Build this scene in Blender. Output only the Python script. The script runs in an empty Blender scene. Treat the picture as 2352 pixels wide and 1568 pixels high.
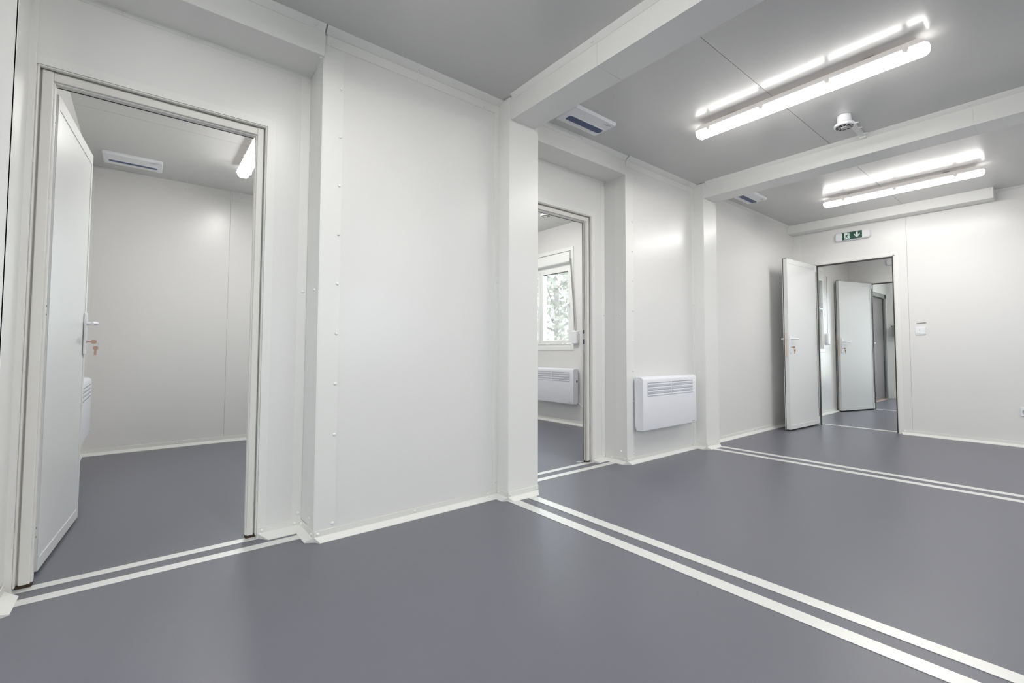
import bpy, bmesh, math, random
from mathutils import Vector, Matrix
random.seed(7)
SC = bpy.context.scene
COL = SC.collection

# ------------------------------------------------------------ camera, world, exposure
YAW, PITCH, ROLL = math.radians(40.3676), math.radians(2.5094), math.radians(0.06816)
FPX, CX, CY, CAMH = 1064.58, 1230.33, 759.73, 0.93
cam_d = bpy.data.cameras.new('camera'); cam = bpy.data.objects.new('camera', cam_d); COL.objects.link(cam)
fw = Vector((-math.cos(YAW)*math.cos(PITCH), math.sin(YAW)*math.cos(PITCH), math.sin(PITCH)))
rt = fw.cross(Vector((0, 0, 1))).normalized(); up = rt.cross(fw)
c_, s_ = math.cos(ROLL), math.sin(ROLL)
rt, up = c_*rt + s_*up, -s_*rt + c_*up
M = Matrix((rt, up, -fw)).transposed().to_4x4(); M.translation = Vector((0, 0, CAMH))
cam.matrix_world = M
cam_d.sensor_fit = 'HORIZONTAL'; cam_d.sensor_width = 36.0
cam_d.lens = FPX/2352*36.0
cam_d.shift_x = (1176-CX)/2352; cam_d.shift_y = (CY-784)/2352
cam_d.clip_start = 0.02; cam_d.clip_end = 200
SC.camera = cam

W = bpy.data.worlds.new('world'); SC.world = W; W.use_nodes = True
bg = W.node_tree.nodes['Background']
bg.inputs['Color'].default_value = (0.88, 0.94, 1.0, 1); bg.inputs['Strength'].default_value = 2.6

SC.view_settings.view_transform = 'Standard'; SC.view_settings.look = 'None'
SC.view_settings.gamma = 1.0; SC.view_settings.use_curve_mapping = False
SC.view_settings.exposure = 1.36
LAMP = 25.0                       # emission of the tube light diffusers
cy = SC.cycles
cy.use_denoising = True; cy.max_bounces = 12; cy.diffuse_bounces = 7; cy.glossy_bounces = 5
cy.transmission_bounces = 6; cy.sample_clamp_indirect = 8; cy.caustics_reflective = True; cy.use_light_tree = True

# ------------------------------------------------------------ materials
def mat(name, col, rough=0.5, metal=0.0, emit=None, noise=0.0, nscale=6.0, bump=0.0, bscale=200.0, spec=0.5, coat=0.0, rvar=0.0, alpha=None):
    m = bpy.data.materials.new(name); m.use_nodes = True
    nt = m.node_tree; b = nt.nodes['Principled BSDF']
    b.inputs['Base Color'].default_value = (*col, 1); b.inputs['Roughness'].default_value = rough
    b.inputs['Metallic'].default_value = metal; b.inputs['Specular IOR Level'].default_value = spec
    b.inputs['Coat Weight'].default_value = coat; b.inputs['Coat Roughness'].default_value = 0.12
    if emit:
        b.inputs['Emission Color'].default_value = (*emit[:3], 1); b.inputs['Emission Strength'].default_value = emit[3]
    tc = None
    if noise or bump or rvar:
        tc = nt.nodes.new('ShaderNodeTexCoord')
    if noise or rvar:
        n = nt.nodes.new('ShaderNodeTexNoise'); n.inputs['Scale'].default_value = nscale; n.inputs['Detail'].default_value = 5
        nt.links.new(tc.outputs['Object'], n.inputs['Vector'])
        if noise:
            r = nt.nodes.new('ShaderNodeMapRange'); r.inputs['To Min'].default_value = 1-noise; r.inputs['To Max'].default_value = 1+noise
            nt.links.new(n.outputs['Fac'], r.inputs['Value'])
            mx = nt.nodes.new('ShaderNodeVectorMath'); mx.operation = 'SCALE'; mx.inputs[0].default_value = col
            nt.links.new(r.outputs['Result'], mx.inputs['Scale']); nt.links.new(mx.outputs['Vector'], b.inputs['Base Color'])
        if rvar:
            r2 = nt.nodes.new('ShaderNodeMapRange'); r2.inputs['To Min'].default_value = rough-rvar; r2.inputs['To Max'].default_value = rough+rvar
            nt.links.new(n.outputs['Fac'], r2.inputs['Value']); nt.links.new(r2.outputs['Result'], b.inputs['Roughness'])
    if bump:
        n2 = nt.nodes.new('ShaderNodeTexNoise'); n2.inputs['Scale'].default_value = bscale
        nt.links.new(tc.outputs['Object'], n2.inputs['Vector'])
        bp = nt.nodes.new('ShaderNodeBump'); bp.inputs['Strength'].default_value = bump; bp.inputs['Distance'].default_value = 0.002
        nt.links.new(n2.outputs['Fac'], bp.inputs['Height']); nt.links.new(bp.outputs['Normal'], b.inputs['Normal'])
    return m

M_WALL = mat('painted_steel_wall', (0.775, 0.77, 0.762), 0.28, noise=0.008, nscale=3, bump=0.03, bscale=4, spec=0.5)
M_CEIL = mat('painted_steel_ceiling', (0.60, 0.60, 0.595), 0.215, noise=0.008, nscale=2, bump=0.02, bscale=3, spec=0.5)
M_TRIM = mat('painted_steel_trim', (0.80, 0.80, 0.785), 0.33)
M_FRAME = mat('door_frame_paint', (0.74, 0.73, 0.70), 0.38)
M_DOOR = mat('door_leaf_paint', (0.79, 0.80, 0.80), 0.33)
M_SKIRT = mat('skirting_paint', (0.78, 0.78, 0.755), 0.36)
M_CORE = mat('dark_joint', (0.10, 0.10, 0.10), 0.8)
M_JOINT = mat('panel_joint_grey', (0.50, 0.50, 0.49), 0.7)
M_FLOOR = mat('grey_vinyl_floor', (0.148, 0.149, 0.180), 0.35, noise=0.06, nscale=1.3, bump=0.12, bscale=350, rvar=0.03)
M_STRIP = mat('brushed_aluminium_strip', (0.80, 0.80, 0.79), 0.38, metal=0.35, noise=0.03, nscale=20)
M_SCREW = mat('white_screw_head', (0.86, 0.86, 0.85), 0.25)
M_PLAST = mat('white_plastic', (0.84, 0.85, 0.88), 0.35)
M_HEAT = mat('white_heater_enamel', (0.82, 0.83, 0.88), 0.38)
M_DARK = mat('dark_slot', (0.06, 0.065, 0.08), 0.6)
M_GREYSLOT = mat('grey_slot_shade_and_marks', (0.38, 0.39, 0.43), 0.6)  # heater slot shade put into the colour; also print marks and socket faces
M_BLUE = mat('blue_protective_film', (0.014, 0.050, 0.175), 0.3)
M_GASKET = mat('dark_rubber_gasket', (0.045, 0.04, 0.04), 0.6)
M_RUST = mat('rusty_metal', (0.05, 0.03, 0.02), 0.9, noise=0.5, nscale=60)
M_LATCH = mat('peach_tinted_metal', (0.80, 0.62, 0.50), 0.32, metal=0.55)  # satin metal with a peach reflection put into its base colour
M_KEY = mat('nickel_key', (0.50, 0.34, 0.28), 0.30, metal=1.0)
M_STEEL = mat('steel', (0.62, 0.62, 0.62), 0.3, metal=1.0)
M_GREYDOOR = mat('dark_grey_door_paint', (0.165, 0.145, 0.15), 0.38)
M_GREYFRAME = mat('grey_frame_paint', (0.24, 0.24, 0.24), 0.45)
M_GREEN = mat('safety_green', (0.022, 0.085, 0.058), 0.35)
M_PICTO = mat('pictogram_white', (0.80, 0.90, 0.86), 0.4)
M_PVC = mat('window_pvc', (0.86, 0.87, 0.86), 0.3)
M_STRAP = mat('grey_shutter_strap', (0.28, 0.28, 0.27), 0.8)
M_BARK = mat('bark', (0.24, 0.23, 0.22), 0.9, noise=0.3, nscale=20)
M_LEAF = mat('pale_foliage', (0.30, 0.30, 0.275), 0.8, noise=0.35, nscale=4)
M_LAND = mat('dry_ground', (0.55, 0.53, 0.46), 0.95, noise=0.15, nscale=0.8)
M_LAMP = mat('lit_diffuser', (0.95, 0.95, 0.95), 0.4, emit=(1.0, 0.98, 0.945, LAMP))
M_LAMPSIDE = mat('lit_diffuser_flank', (0.95, 0.95, 0.95), 0.4, emit=(1.0, 0.98, 0.945, LAMP*0.30))
M_LAMPEND = mat('lit_diffuser_end_cap', (0.95, 0.95, 0.95), 0.4, emit=(1.0, 0.98, 0.95, 2.0))
M_LAMPBODY = mat('lamp_housing_plastic', (0.78, 0.75, 0.73), 0.45, emit=(1.0, 0.93, 0.88, 0.11))   # translucent tray, glows faintly
M_LAMPCLIP = mat('lamp_clip_plastic', (0.66, 0.64, 0.62), 0.4)
def glass_mat():
    m = bpy.data.materials.new('window_glass'); m.use_nodes = True; nt = m.node_tree
    for n in list(nt.nodes): nt.nodes.remove(n)
    o = nt.nodes.new('ShaderNodeOutputMaterial'); t = nt.nodes.new('ShaderNodeBsdfTransparent'); g = nt.nodes.new('ShaderNodeBsdfGlossy')
    g.inputs['Roughness'].default_value = 0.03; t.inputs['Color'].default_value = (0.93, 0.96, 0.95, 1)
    mx = nt.nodes.new('ShaderNodeMixShader'); mx.inputs[0].default_value = 0.05
    nt.links.new(t.outputs[0], mx.inputs[1]); nt.links.new(g.outputs[0], mx.inputs[2])
    nt.links.new(mx.outputs[0], o.inputs[0]); return m
M_GLASS = glass_mat()

# ------------------------------------------------------------ mesh helpers
class MB:
    def __init__(s): s.v = []; s.f = []; s.mi = []; s.cur = 0
    def add(s, vs, fs):
        n = len(s.v); s.v += [tuple(v) for v in vs]; s.f += [tuple(i+n for i in f) for f in fs]; s.mi += [s.cur]*len(fs); return s
    def box(s, a, b, mtx=None):
        x0, y0, z0 = [min(a[i], b[i]) for i in range(3)]; x1, y1, z1 = [max(a[i], b[i]) for i in range(3)]
        vs = [(x0,y0,z0),(x1,y0,z0),(x1,y1,z0),(x0,y1,z0),(x0,y0,z1),(x1,y0,z1),(x1,y1,z1),(x0,y1,z1)]
        if mtx: vs = [mtx @ Vector(v) for v in vs]
        return s.add(vs, [(0,3,2,1),(4,5,6,7),(0,1,5,4),(1,2,6,5),(2,3,7,6),(3,0,4,7)])
    def rbox(s, a, b, r, axis=1, n=4, ch=0.0):
        """box with rounded corners in the plane across `axis`; optional chamfer on the front (max side of axis)"""
        a, b = [min(p, q) for p, q in zip(a, b)], [max(p, q) for p, q in zip(a, b)]
        i, j = [k for k in range(3) if k != axis]
        def ring(rr, ins, w):
            pts = []
            for (ci, cj, a0) in ((b[i]-rr-ins, b[j]-rr-ins, 0), (a[i]+rr+ins, b[j]-rr-ins, 90), (a[i]+rr+ins, a[j]+rr+ins, 180), (b[i]-rr-ins, a[j]+rr+ins, 270)):
                for k in range(n+1):
                    t = math.radians(a0+90*k/n); p = [0, 0, 0]; p[i] = ci+rr*math.cos(t); p[j] = cj+rr*math.sin(t); p[axis] = w; pts.append(tuple(p))
            return pts
        rings = [ring(r, 0, a[axis]+(abs(ch) if ch < 0 else 0)), ring(r, 0, b[axis]-(ch if ch > 0 else 0))]
        if ch > 0: rings.append(ring(max(r-ch, 0.0005), ch if ch < r else ch, b[axis]))
        if ch < 0: rings.insert(0, ring(max(r+ch, 0.0005), -ch, a[axis]))
        m = len(rings[0]); vs = [p for rg in rings for p in rg]; fs = []
        for q in range(len(rings)-1):
            for k in range(m): fs.append((q*m+k, q*m+(k+1) % m, (q+1)*m+(k+1) % m, (q+1)*m+k))
        fs.append(tuple(reversed(range(m)))); fs.append(tuple(range((len(rings)-1)*m, len(rings)*m)))
        if axis == 1: fs = [tuple(reversed(f)) for f in fs]
        return s.add(vs, fs)
    def cyl(s, p0, p1, r0, r1=None, n=12, cap=True):
        p0, p1 = Vector(p0), Vector(p1); r1 = r0 if r1 is None else r1
        d = (p1-p0).normalized(); a = d.orthogonal().normalized(); b = d.cross(a); vs = []
        for p, r in ((p0, r0), (p1, r1)):
            for k in range(n): t = 2*math.pi*k/n; vs.append(p+a*r*math.cos(t)+b*r*math.sin(t))
        fs = [(k, (k+1) % n, n+(k+1) % n, n+k) for k in range(n)]
        if cap: fs += [tuple(reversed(range(n))), tuple(range(n, 2*n))]
        return s.add(vs, fs)
    def tube(s, pts, r, n=8, radii=None):
        pts = [Vector(p) for p in pts]; vs = []; m = len(pts); ref = None
        for q, p in enumerate(pts):
            d = (pts[min(q+1, m-1)]-pts[max(q-1, 0)]).normalized()
            a = (ref - d*ref.dot(d)).normalized() if ref is not None and (ref - d*ref.dot(d)).length > 1e-4 else d.orthogonal().normalized()
            ref = a; b = d.cross(a); rr = radii[q] if radii else r
            for k in range(n): t = 2*math.pi*k/n; vs.append(p+a*rr*math.cos(t)+b*rr*math.sin(t))
        fs = [(q*n+k, q*n+(k+1) % n, (q+1)*n+(k+1) % n, (q+1)*n+k) for q in range(m-1) for k in range(n)]
        fs += [tuple(reversed(range(n))), tuple(range((m-1)*n, m*n))]
        return s.add(vs, fs)
    def prism(s, prof, p0, p1, ins=None):
        """prof: list of (vector offsets) closed polygon; extruded p0->p1; ins: inset along the run per profile point (both ends)"""
        p0, p1 = Vector(p0), Vector(p1); d = (p1-p0).normalized(); n = len(prof); ins = ins or [0]*n
        vs = [p0+Vector(q)+d*i for q, i in zip(prof, ins)]+[p1+Vector(q)-d*i for q, i in zip(prof, ins)]
        return s.add(vs, [(k, (k+1) % n, n+(k+1) % n, n+k) for k in range(n)]+[tuple(reversed(range(n))), tuple(range(n, 2*n))])
    def lathe(s, prof, c, n=24, flip=1):
        vs = []; fs = []; m = len(prof)
        for (r, z) in prof:
            for k in range(n): t = 2*math.pi*k/n; vs.append((c[0]+r*math.cos(t), c[1]+r*math.sin(t), c[2]+z))
        for q in range(m-1):
            for k in range(n): fs.append((q*n+k, q*n+(k+1) % n, (q+1)*n+(k+1) % n, (q+1)*n+k))
        fs += [tuple(reversed(range(n))), tuple(range((m-1)*n, m*n))]
        return s.add(vs, fs)
    def build(s, name, mats, parent=None, smooth=False, bevel=0.0, mesh_only=False):
        me = bpy.data.meshes.new(name); me.from_pydata(s.v, [], s.f)
        for m in (mats if isinstance(mats, (list, tuple)) else [mats]): me.materials.append(m)
        for p, i in zip(me.polygons, s.mi): p.material_index = i
        bm = bmesh.new(); bm.from_mesh(me); bmesh.ops.recalc_face_normals(bm, faces=bm.faces); bm.to_mesh(me); bm.free()
        if smooth:
            for p in me.polygons: p.use_smooth = True
            me.set_sharp_from_angle(angle=math.radians(40))
        me.update()
        if mesh_only: return me
        o = bpy.data.objects.new(name, me); COL.objects.link(o)
        if parent: o.parent = parent
        if bevel:
            md = o.modifiers.new('bevel', 'BEVEL'); md.width = bevel; md.segments = 2; md.limit_method = 'ANGLE'; md.angle_limit = math.radians(40)
            md.harden_normals = False
        return o
def tag(o, label=None, cat=None, group=None, kind=None):
    if label: o['label'] = label
    if cat: o['category'] = cat
    if group: o['group'] = group
    if kind: o['kind'] = kind
    return o
def empty(name, loc, rz=0.0, **k):
    o = bpy.data.objects.new(name, None); COL.objects.link(o); o.location = loc; o.rotation_euler = (0, 0, rz); o.empty_display_size = 0.1
    return tag(o, **k)
def structure(o, label, cat=None): return tag(o, label=label, cat=cat or 'structure', kind='structure')
def slab(us, zs, hole, axis, p0, p1):
    """solid plate across `axis` (0: plane x, u=y ; 1: plane y, u=x ; 2: plane z, u=x, v=y) on a grid, cells with hole(u,v)=True left out"""
    mb = MB(); idx = {}
    def P(u, v, p): return {0: (p, u, v), 1: (u, p, v), 2: (u, v, p)}[axis]
    def vid(i, j, k):
        if (i, j, k) not in idx: idx[(i, j, k)] = len(mb.v); mb.v.append(P(us[i], zs[j], (p0, p1)[k]))
        return idx[(i, j, k)]
    nu, nz = len(us)-1, len(zs)-1
    solid = lambda i, j: 0 <= i < nu and 0 <= j < nz and not hole((us[i]+us[i+1])/2, (zs[j]+zs[j+1])/2)
    for i in range(nu):
        for j in range(nz):
            if not solid(i, j): continue
            F = [tuple(vid(*q) for q in ((i,j,0),(i+1,j,0),(i+1,j+1,0),(i,j+1,0))), tuple(vid(*q) for q in ((i,j,1),(i,j+1,1),(i+1,j+1,1),(i+1,j,1)))]
            if not solid(i-1, j): F.append(tuple(vid(*q) for q in ((i,j,0),(i,j+1,0),(i,j+1,1),(i,j,1))))
            if not solid(i+1, j): F.append(tuple(vid(*q) for q in ((i+1,j,0),(i+1,j,1),(i+1,j+1,1),(i+1,j+1,0))))
            if not solid(i, j-1): F.append(tuple(vid(*q) for q in ((i,j,0),(i,j,1),(i+1,j,1),(i+1,j,0))))
            if not solid(i, j+1): F.append(tuple(vid(*q) for q in ((i,j+1,0),(i+1,j+1,0),(i+1,j+1,1),(i,j+1,1))))
            mb.f += F; mb.mi += [0]*len(F)
    return mb
def slab_h(u0, u1, v0, v1, holes, axis, p0, p1):
    us = sorted({u0, u1} | {h[k] for h in holes for k in (0, 1) if u0 < h[k] < u1}); vs = sorted({v0, v1} | {h[k] for h in holes for k in (2, 3) if v0 < h[k] < v1})
    return slab(us, vs, lambda u, v: any(h[0] < u < h[1] and h[2] < v < h[3] for h in holes), axis, p0, p1)
# screw heads share one mesh per direction
def _screw_mesh():
    mb = MB(); n = 10; prof = [(0.0076, 0.0), (0.0072, 0.0030), (0.0050, 0.0052), (0.0020, 0.0060)]
    vs = []; fs = []
    for (r, h) in prof:
        for k in range(n): t = 2*math.pi*k/n; vs.append((r*math.cos(t), r*math.sin(t), h))
    for q in range(len(prof)-1):
        for k in range(n): fs.append((q*n+k, q*n+(k+1) % n, (q+1)*n+(k+1) % n, (q+1)*n+k))
    fs.append(tuple(range((len(prof)-1)*n, len(prof)*n)))
    mb.add(vs, fs); return mb.build('screw', M_SCREW, mesh_only=True, smooth=True)
SCREW = _screw_mesh()
ROT = {'+x': (0, math.pi/2, 0), '-x': (0, -math.pi/2, 0), '+y': (-math.pi/2, 0, 0), '-y': (math.pi/2, 0, 0), '+z': (0, 0, 0), '-z': (math.pi, 0, 0)}
def screw(parent, loc, d):
    o = bpy.data.objects.new('screw', SCREW); COL.objects.link(o); o.parent = parent; o.location = loc; o.rotation_euler = ROT[d]; return o

# ------------------------------------------------------------ key planes (metres)
XP, XC, XR, XI = -2.448, -2.333, -2.680, -2.86      # panel wall, column face, recessed wall, inner face of the side rooms
XRB = -2.748                                         # back of the thin recessed walls
ZC, ZB = 2.570, 2.420                                # ceiling, underside of beams
ZL = 2.600                                           # ceiling of the side rooms
YW = 6.580                                           # far wall
XE, YB0 = 3.40, -2.95                                # right wall, back wall
X1 = -5.72                                           # back wall of side rooms
Y3, Y3b = 6.655, 9.00                                 # third room
Y4, Y4b = 9.075, 11.42                                # fourth room
XL3 = -2.49

# ------------------------------------------------------------ floor
fl = slab([X1-.2, XI+.2, XE+.2], [YB0-.2, 4.40, Y4b+.2], lambda u, v: u < XI and v > 4.4, 2, -0.12, 0).build('floor', M_FLOOR)
structure(fl, 'grey vinyl floor of the room and side rooms', 'floor')
def strip(x0, x1, y0, y1, h=0.003):
    o = MB().box((x0, y0, 0.0), (x1, y1, h)).build('joint_strip', M_STRIP, fl, bevel=0.001); return o
strip(-2.335, XE, 1.757, 1.824); strip(-2.335, XE, 1.896, 1.957)
strip(-2.335, XE, 4.166, 4.228); strip(-2.335, XE, 4.318, 4.379)
for (ya, yb) in ((-0.355, 0.665), (2.01, 3.07)):
    strip(-2.719, -2.670, ya, yb-0.20 if ya < 0 else yb-.16); strip(-2.594, -2.538, ya, yb)
strip(-2.19, -1.37, 6.665, 6.715, 0.006); strip(-2.19, -1.37, 9.02, 9.07, 0.006)

# ------------------------------------------------------------ ceiling: core slab with sheet panels below it, open joints between them
ce = slab([X1-.2, XI+.2, XE+.2], [YB0-.2, 4.40, Y4b+.2], lambda u, v: u < XI and v > 4.4, 2, ZL+0.006, ZL+.14).build('ceiling', M_CORE)
structure(ce, 'light grey sheet steel ceiling above the rooms', 'ceiling')
G = 0.0015
xs = [XI+.1, -1.235, -0.02, 1.195, 2.41, XE+.1]
ys = [YB0-.1, -0.48, 1.88, 4.24, 6.66, 9.08, Y4b+.1]
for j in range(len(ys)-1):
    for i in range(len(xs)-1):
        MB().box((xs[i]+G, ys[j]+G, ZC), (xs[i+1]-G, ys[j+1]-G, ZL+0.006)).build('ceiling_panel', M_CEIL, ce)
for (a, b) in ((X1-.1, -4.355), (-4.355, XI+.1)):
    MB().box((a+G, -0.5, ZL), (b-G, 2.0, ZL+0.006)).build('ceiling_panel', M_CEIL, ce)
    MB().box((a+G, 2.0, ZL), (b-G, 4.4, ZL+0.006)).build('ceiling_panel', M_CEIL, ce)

# ------------------------------------------------------------ left wall: panel sections, recesses with doorways, columns
def cover(parent, a, b): return MB().box(a, b).build('cover_strip', M_TRIM, parent, bevel=0.0008)
P1 = (0.665, 1.760); P2 = (3.070, 4.120); P3 = (4.360, YW); P0 = (YB0, -0.375)
def panel_section(y0, y1, label, left_strip=True, x1=XI):
    w = MB().box((x1, y0, 0), (XP, y1, ZC)).build('wall_left', M_WALL); structure(w, label, 'wall')
    T = 0.004
    if left_strip:
        cover(w, (XP, y0, 0), (XP+T, y0+0.098, ZC-.085))                    # flat corner strip with the row of screws
        cover(w, (XP-.11, y0-T, 0), (XP+T, y0, ZB+.002))                    # its return on the side of the panel
        for k in range(9): screw(w, (XP+T, y0+0.086, 2.286-0.2535*k if k < 8 else 0.30), '+x') if k < 8 else None
        screw(w, (XP+T, y0+0.086, 0.30), '+x') if False else None
        screw(w, (XP+T, y0+0.086, 0.075), '+x')
        screw(w, (XP-.06, y0-T, 1.24), '-y'); screw(w, (XP-.06, y0-T, 0.10), '-y')
    return w
w1 = panel_section(*P1, 'smooth white wall panel between the two left doorways')
w2 = panel_section(*P2, 'narrow white wall panel behind the wall heater')
w3 = panel_section(*P3, 'white left wall behind the open door at the far end', left_strip=False, x1=XL3-.07)
w0 = panel_section(*P0, 'white wall beside the near left doorway', left_strip=False)
for w, (y0, y1) in ((w1, P1), (w2, P2)):
    cover(w, (XP, y0+.012, 2.492), (XP+.004, y1, 2.545))                      # band under the ceiling
    cover(w, (XP, y0+.012, 2.545), (XP+.0045, y1, ZC))
    MB().prism([(0, 0, 0), (0.045, 0, 0), (0.045, 0, -0.003), (0.006, 0, -0.026), (0, 0, -0.026)], (XP+.0045, y0+.005, ZC), (XP+.0045, y1, ZC)).build('ceiling_angle', M_TRIM, w)
    cover(w, (XP, y1-.038, 0.0), (XP+.003, y1, 2.50))
    for t in (0.035, 0.47, 0.89):
        y = y0+t*(y1-y0); screw(w, (XP+.004, y, 2.502), '+x'); screw(w, (XP+.028, y, ZC-.018), '-z')
    screw(w, (XP+.003, y1-.014, 2.47), '+x'); screw(w, (XP+.003, y1-.014, 1.38), '+x'); screw(w, (XP+.003, y1-.014, 0.10), '+x')
MB().prism([(0, 0, 0), (0.03, 0, 0), (0.03, 0, -0.003), (0.004, 0, -0.02), (0, 0, -0.02)], (XP, P3[0], ZC), (XP, 6.41, ZC)).build('ceiling_angle', M_TRIM, w3)

# recess walls with the door openings
OP1 = (-0.352, 0.463, 2.085); OP2 = (2.090, 2.907, 2.085)
def recess(y0, y1, op, label):
    w = slab_h(y0, y1, 0, ZC+.03, [(op[0], op[1], -1, op[2])], 0, XRB, XR).build('wall_recess', M_WALL); structure(w, label, 'wall')
    cover(w, (XR, y1-.048, 0), (XR+.003, y1, 2.40)); cover(w, (XR, y0, 2.400), (XR+.003, y1, ZB+.002))
    # thin outline trim round the opening
    q = 0.037; t = .0022
    MB().box((XR, op[1], 0), (XR+t, op[1]+q, op[2]+q)).box((XR, op[0], op[2]), (XR+t, op[1], op[2]+q)).build('opening_trim', M_TRIM, w)
    for z in (2.385, 1.245, 0.085): screw(w, (XR+.003, y1-.018, z), '+x')
    return w
r1 = recess(P0[1], P1[0], OP1, 'recessed white wall round the near left doorway')
r2 = recess(2.005, P2[0], OP2, 'recessed white wall round the middle left doorway')
cover(r1, (XR, P0[1], 0), (XR+.003, P0[1]+.02, ZB))
for y in (0.128, -0.10): screw(r1, (XR+.003, y, 2.411), '+x')
screw(r2, (XR+.003, 2.62, 2.411), '+x')
MB().box((XR, P0[1]-.003, 0), (XP, P0[1]+.002, ZB)).build('cover_strip', M_TRIM, w0)

# beams (box sections) and columns
def beam(a, b, label, seams=()):
    o = MB().box(a, b).build('beam', M_TRIM, bevel=0.003); structure(o, label, 'beam'); return o
bl1 = beam((XI, P0[1], ZB), (-2.430, P1[0], ZC+.01), 'boxed white beam over the near left doorway')
bl2 = beam((XI, 2.005, ZB), (-2.442, P2[0], ZC+.01), 'boxed white beam over the middle left doorway')
for b_, ya, yb in ((bl1, P0[1], P1[0]), (bl2, 2.005, P2[0])):
    MB().prism([(0, 0, 0), (0.03, 0, 0), (0.03, 0, -0.003), (0.004, 0, -0.03), (0, 0, -0.03)], (-2.43 if b_ is bl1 else -2.442, ya, ZC), (-2.43 if b_ is bl1 else -2.442, yb-.004, ZC)).build('ceiling_angle', M_TRIM, b_)
    for t in ((.02, .98) if b_ is bl1 else (.5, .98)): screw(b_, ((-2.43 if b_ is bl1 else -2.442)+.018, ya+t*(yb-ya-.03), ZC-.016), '-z')
    screw(b_, (-2.455, yb-.012, ZB), '-z')
def cross_beam(y0, y1, x0, x1, zb, seam, label):
    b = MB()
    if seam:
        b.box((x0, y0, zb), (seam-.0012, y1, ZC+.01)); b.box((seam+.0012, y0, zb), (x1, y1, ZC+.01)); b.box((seam-.01, y0+.002, zb+.002), (seam+.01, y1-.002, ZC))
    else: b.box((x0, y0, zb), (x1, y1, ZC+.01))
    o = b.build('beam', M_TRIM, bevel=0.0); structure(o, label, 'beam')
    MB().prism([(0, 0, 0), (0, -0.028, 0), (0, -0.028, -0.003), (0, -0.003, -0.026), (0, 0, -0.026)], (x0+.03, y0, ZC), (x1, y0, ZC)).build('ceiling_angle', M_TRIM, o)
    MB().prism([(0, 0, 0), (0, 0.028, 0), (0, 0.028, -0.003), (0, 0.003, -0.026), (0, 0, -0.026)], (x0+.03, y1, ZC), (x1, y1, ZC)).build('ceiling_angle', M_TRIM, o)
    return o
cb1 = cross_beam(1.772, 1.972, -2.335, XE, ZB, -1.59, 'white ceiling beam in front, running from the tall near column')
cb2 = cross_beam(4.130, 4.340, -2.335, XE, ZB, -0.41, 'white ceiling beam behind the first ceiling lamp')
cb0 = cross_beam(-0.60, -0.39, -2.335, XE, ZB, None, 'white ceiling beam above the viewer')
cb3 = MB().box((-2.448, 6.412, 2.462), (-0.515, YW, ZC+.01)).build('beam', M_TRIM, bevel=.003); structure(cb3, 'short white boxing along the top of the far wall', 'beam')
for x in (-2.257, -1.612): screw(cb1, (x, 1.755, ZC-.016), '-z')
for x in (-2.273, -1.245, -0.425): screw(cb2, (x, 4.113, ZC-.016), '-z')
for x in (-1.22, -0.54): screw(cb3, (x, 6.412, 2.553), '-y')
def column(y0, y1, label):
    # folded sheet cladding: full height at the near corner, stepped down under the beam
    o = MB(); prof = [(y0, 0), (y1, 0), (y1, ZB+.012), (y1-.012, ZB+.022), (y0+.045, ZB+.030), (y0+.034, ZC-.012), (y0+.012, ZC-.003), (y0, ZC-.003)]
    n = len(prof); vs = [(XI, y, z) for y, z in prof]+[(XC, y, z) for y, z in prof]
    o.add(vs, [(k, (k+1) % n, n+(k+1) % n, n+k) for k in range(n)]+[tuple(reversed(range(n))), tuple(range(n, 2*n))])
    o = o.build('column', M_TRIM, bevel=0.0025); structure(o, label, 'column')
    screw(o, (-2.395, y0, .085), '-y') if False else None
    return o
c2 = column(1.760, 2.005, 'square white column between the near wall panel and the middle doorway')
c3 = column(4.120, 4.360, 'square white column beside the wall heater')

# skirting with a flared foot, chamfered ends
def skirt(p0, p1, nrm, name='baseboard_left', label=None, screws=(0.03, 0.97), h=0.052, parent=None, d=0.035, ins=(1, 1)):
    n = Vector((nrm[0], nrm[1], 0)); prof = [(0, h), (.0045, h), (.0045, .024), (d, .0035), (d, 0), (0, 0)]
    pts = [tuple(n*a+Vector((0, 0, z))) for a, z in prof]
    p0 = Vector((*p0, 0)); p1 = Vector((*p1, 0)); dr = (p1-p0).normalized()
    m = MB(); k = len(pts)
    i0 = [a*0.6*ins[0] if a > .01 else 0 for a, z in prof]; i1 = [a*0.6*ins[1] if a > .01 else 0 for a, z in prof]
    vs = [p0+Vector(q)+dr*i for q, i in zip(pts, i0)]+[p1+Vector(q)-dr*i for q, i in zip(pts, i1)]
    m.add(vs, [(j, (j+1) % k, k+(j+1) % k, k+j) for j in range(k)]+[tuple(reversed(range(k))), tuple(range(k, 2*k))])
    o = m.build(name, M_SKIRT, parent, bevel=0.0008)
    if parent is None: structure(o, label, 'baseboard')
    L = (p1-p0).length; dd = {(1, 0): '+x', (-1, 0): '-x', (0, 1): '+y', (0, -1): '-y'}[tuple(int(v) for v in nrm)]
    for t in screws:
        q = p0+dr*(t*L if t <= 1 else L)+n*.0045; screw(o, (q.x, q.y, 0.037), dd)
    return o
skirt((XR, OP1[1]+.004), (XR, P1[0]), (1, 0), label='short skirting right of the near doorway', screws=(.09, .84), d=.06)
skirt((XR+.01, P1[0]-.0025), (XP+.003, P1[0]-.0025), (0, -1), label='skirting on the return of the near wall panel', screws=(.1, .93))
skirt((XP+.0025, P1[0]), (XP+.0025, P1[1]), (1, 0), label='skirting along the near wall panel', screws=(.015, .48, .93))
skirt((XP+.003, 1.76), (XC+.0, 1.76), (0, -1), label='skirting on the near side of the tall column', screws=(.14,))
skirt((XC, 1.76), (XC, 2.005), (1, 0), label='skirting on the face of the tall column', screws=(.06, .95), h=.056)
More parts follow.
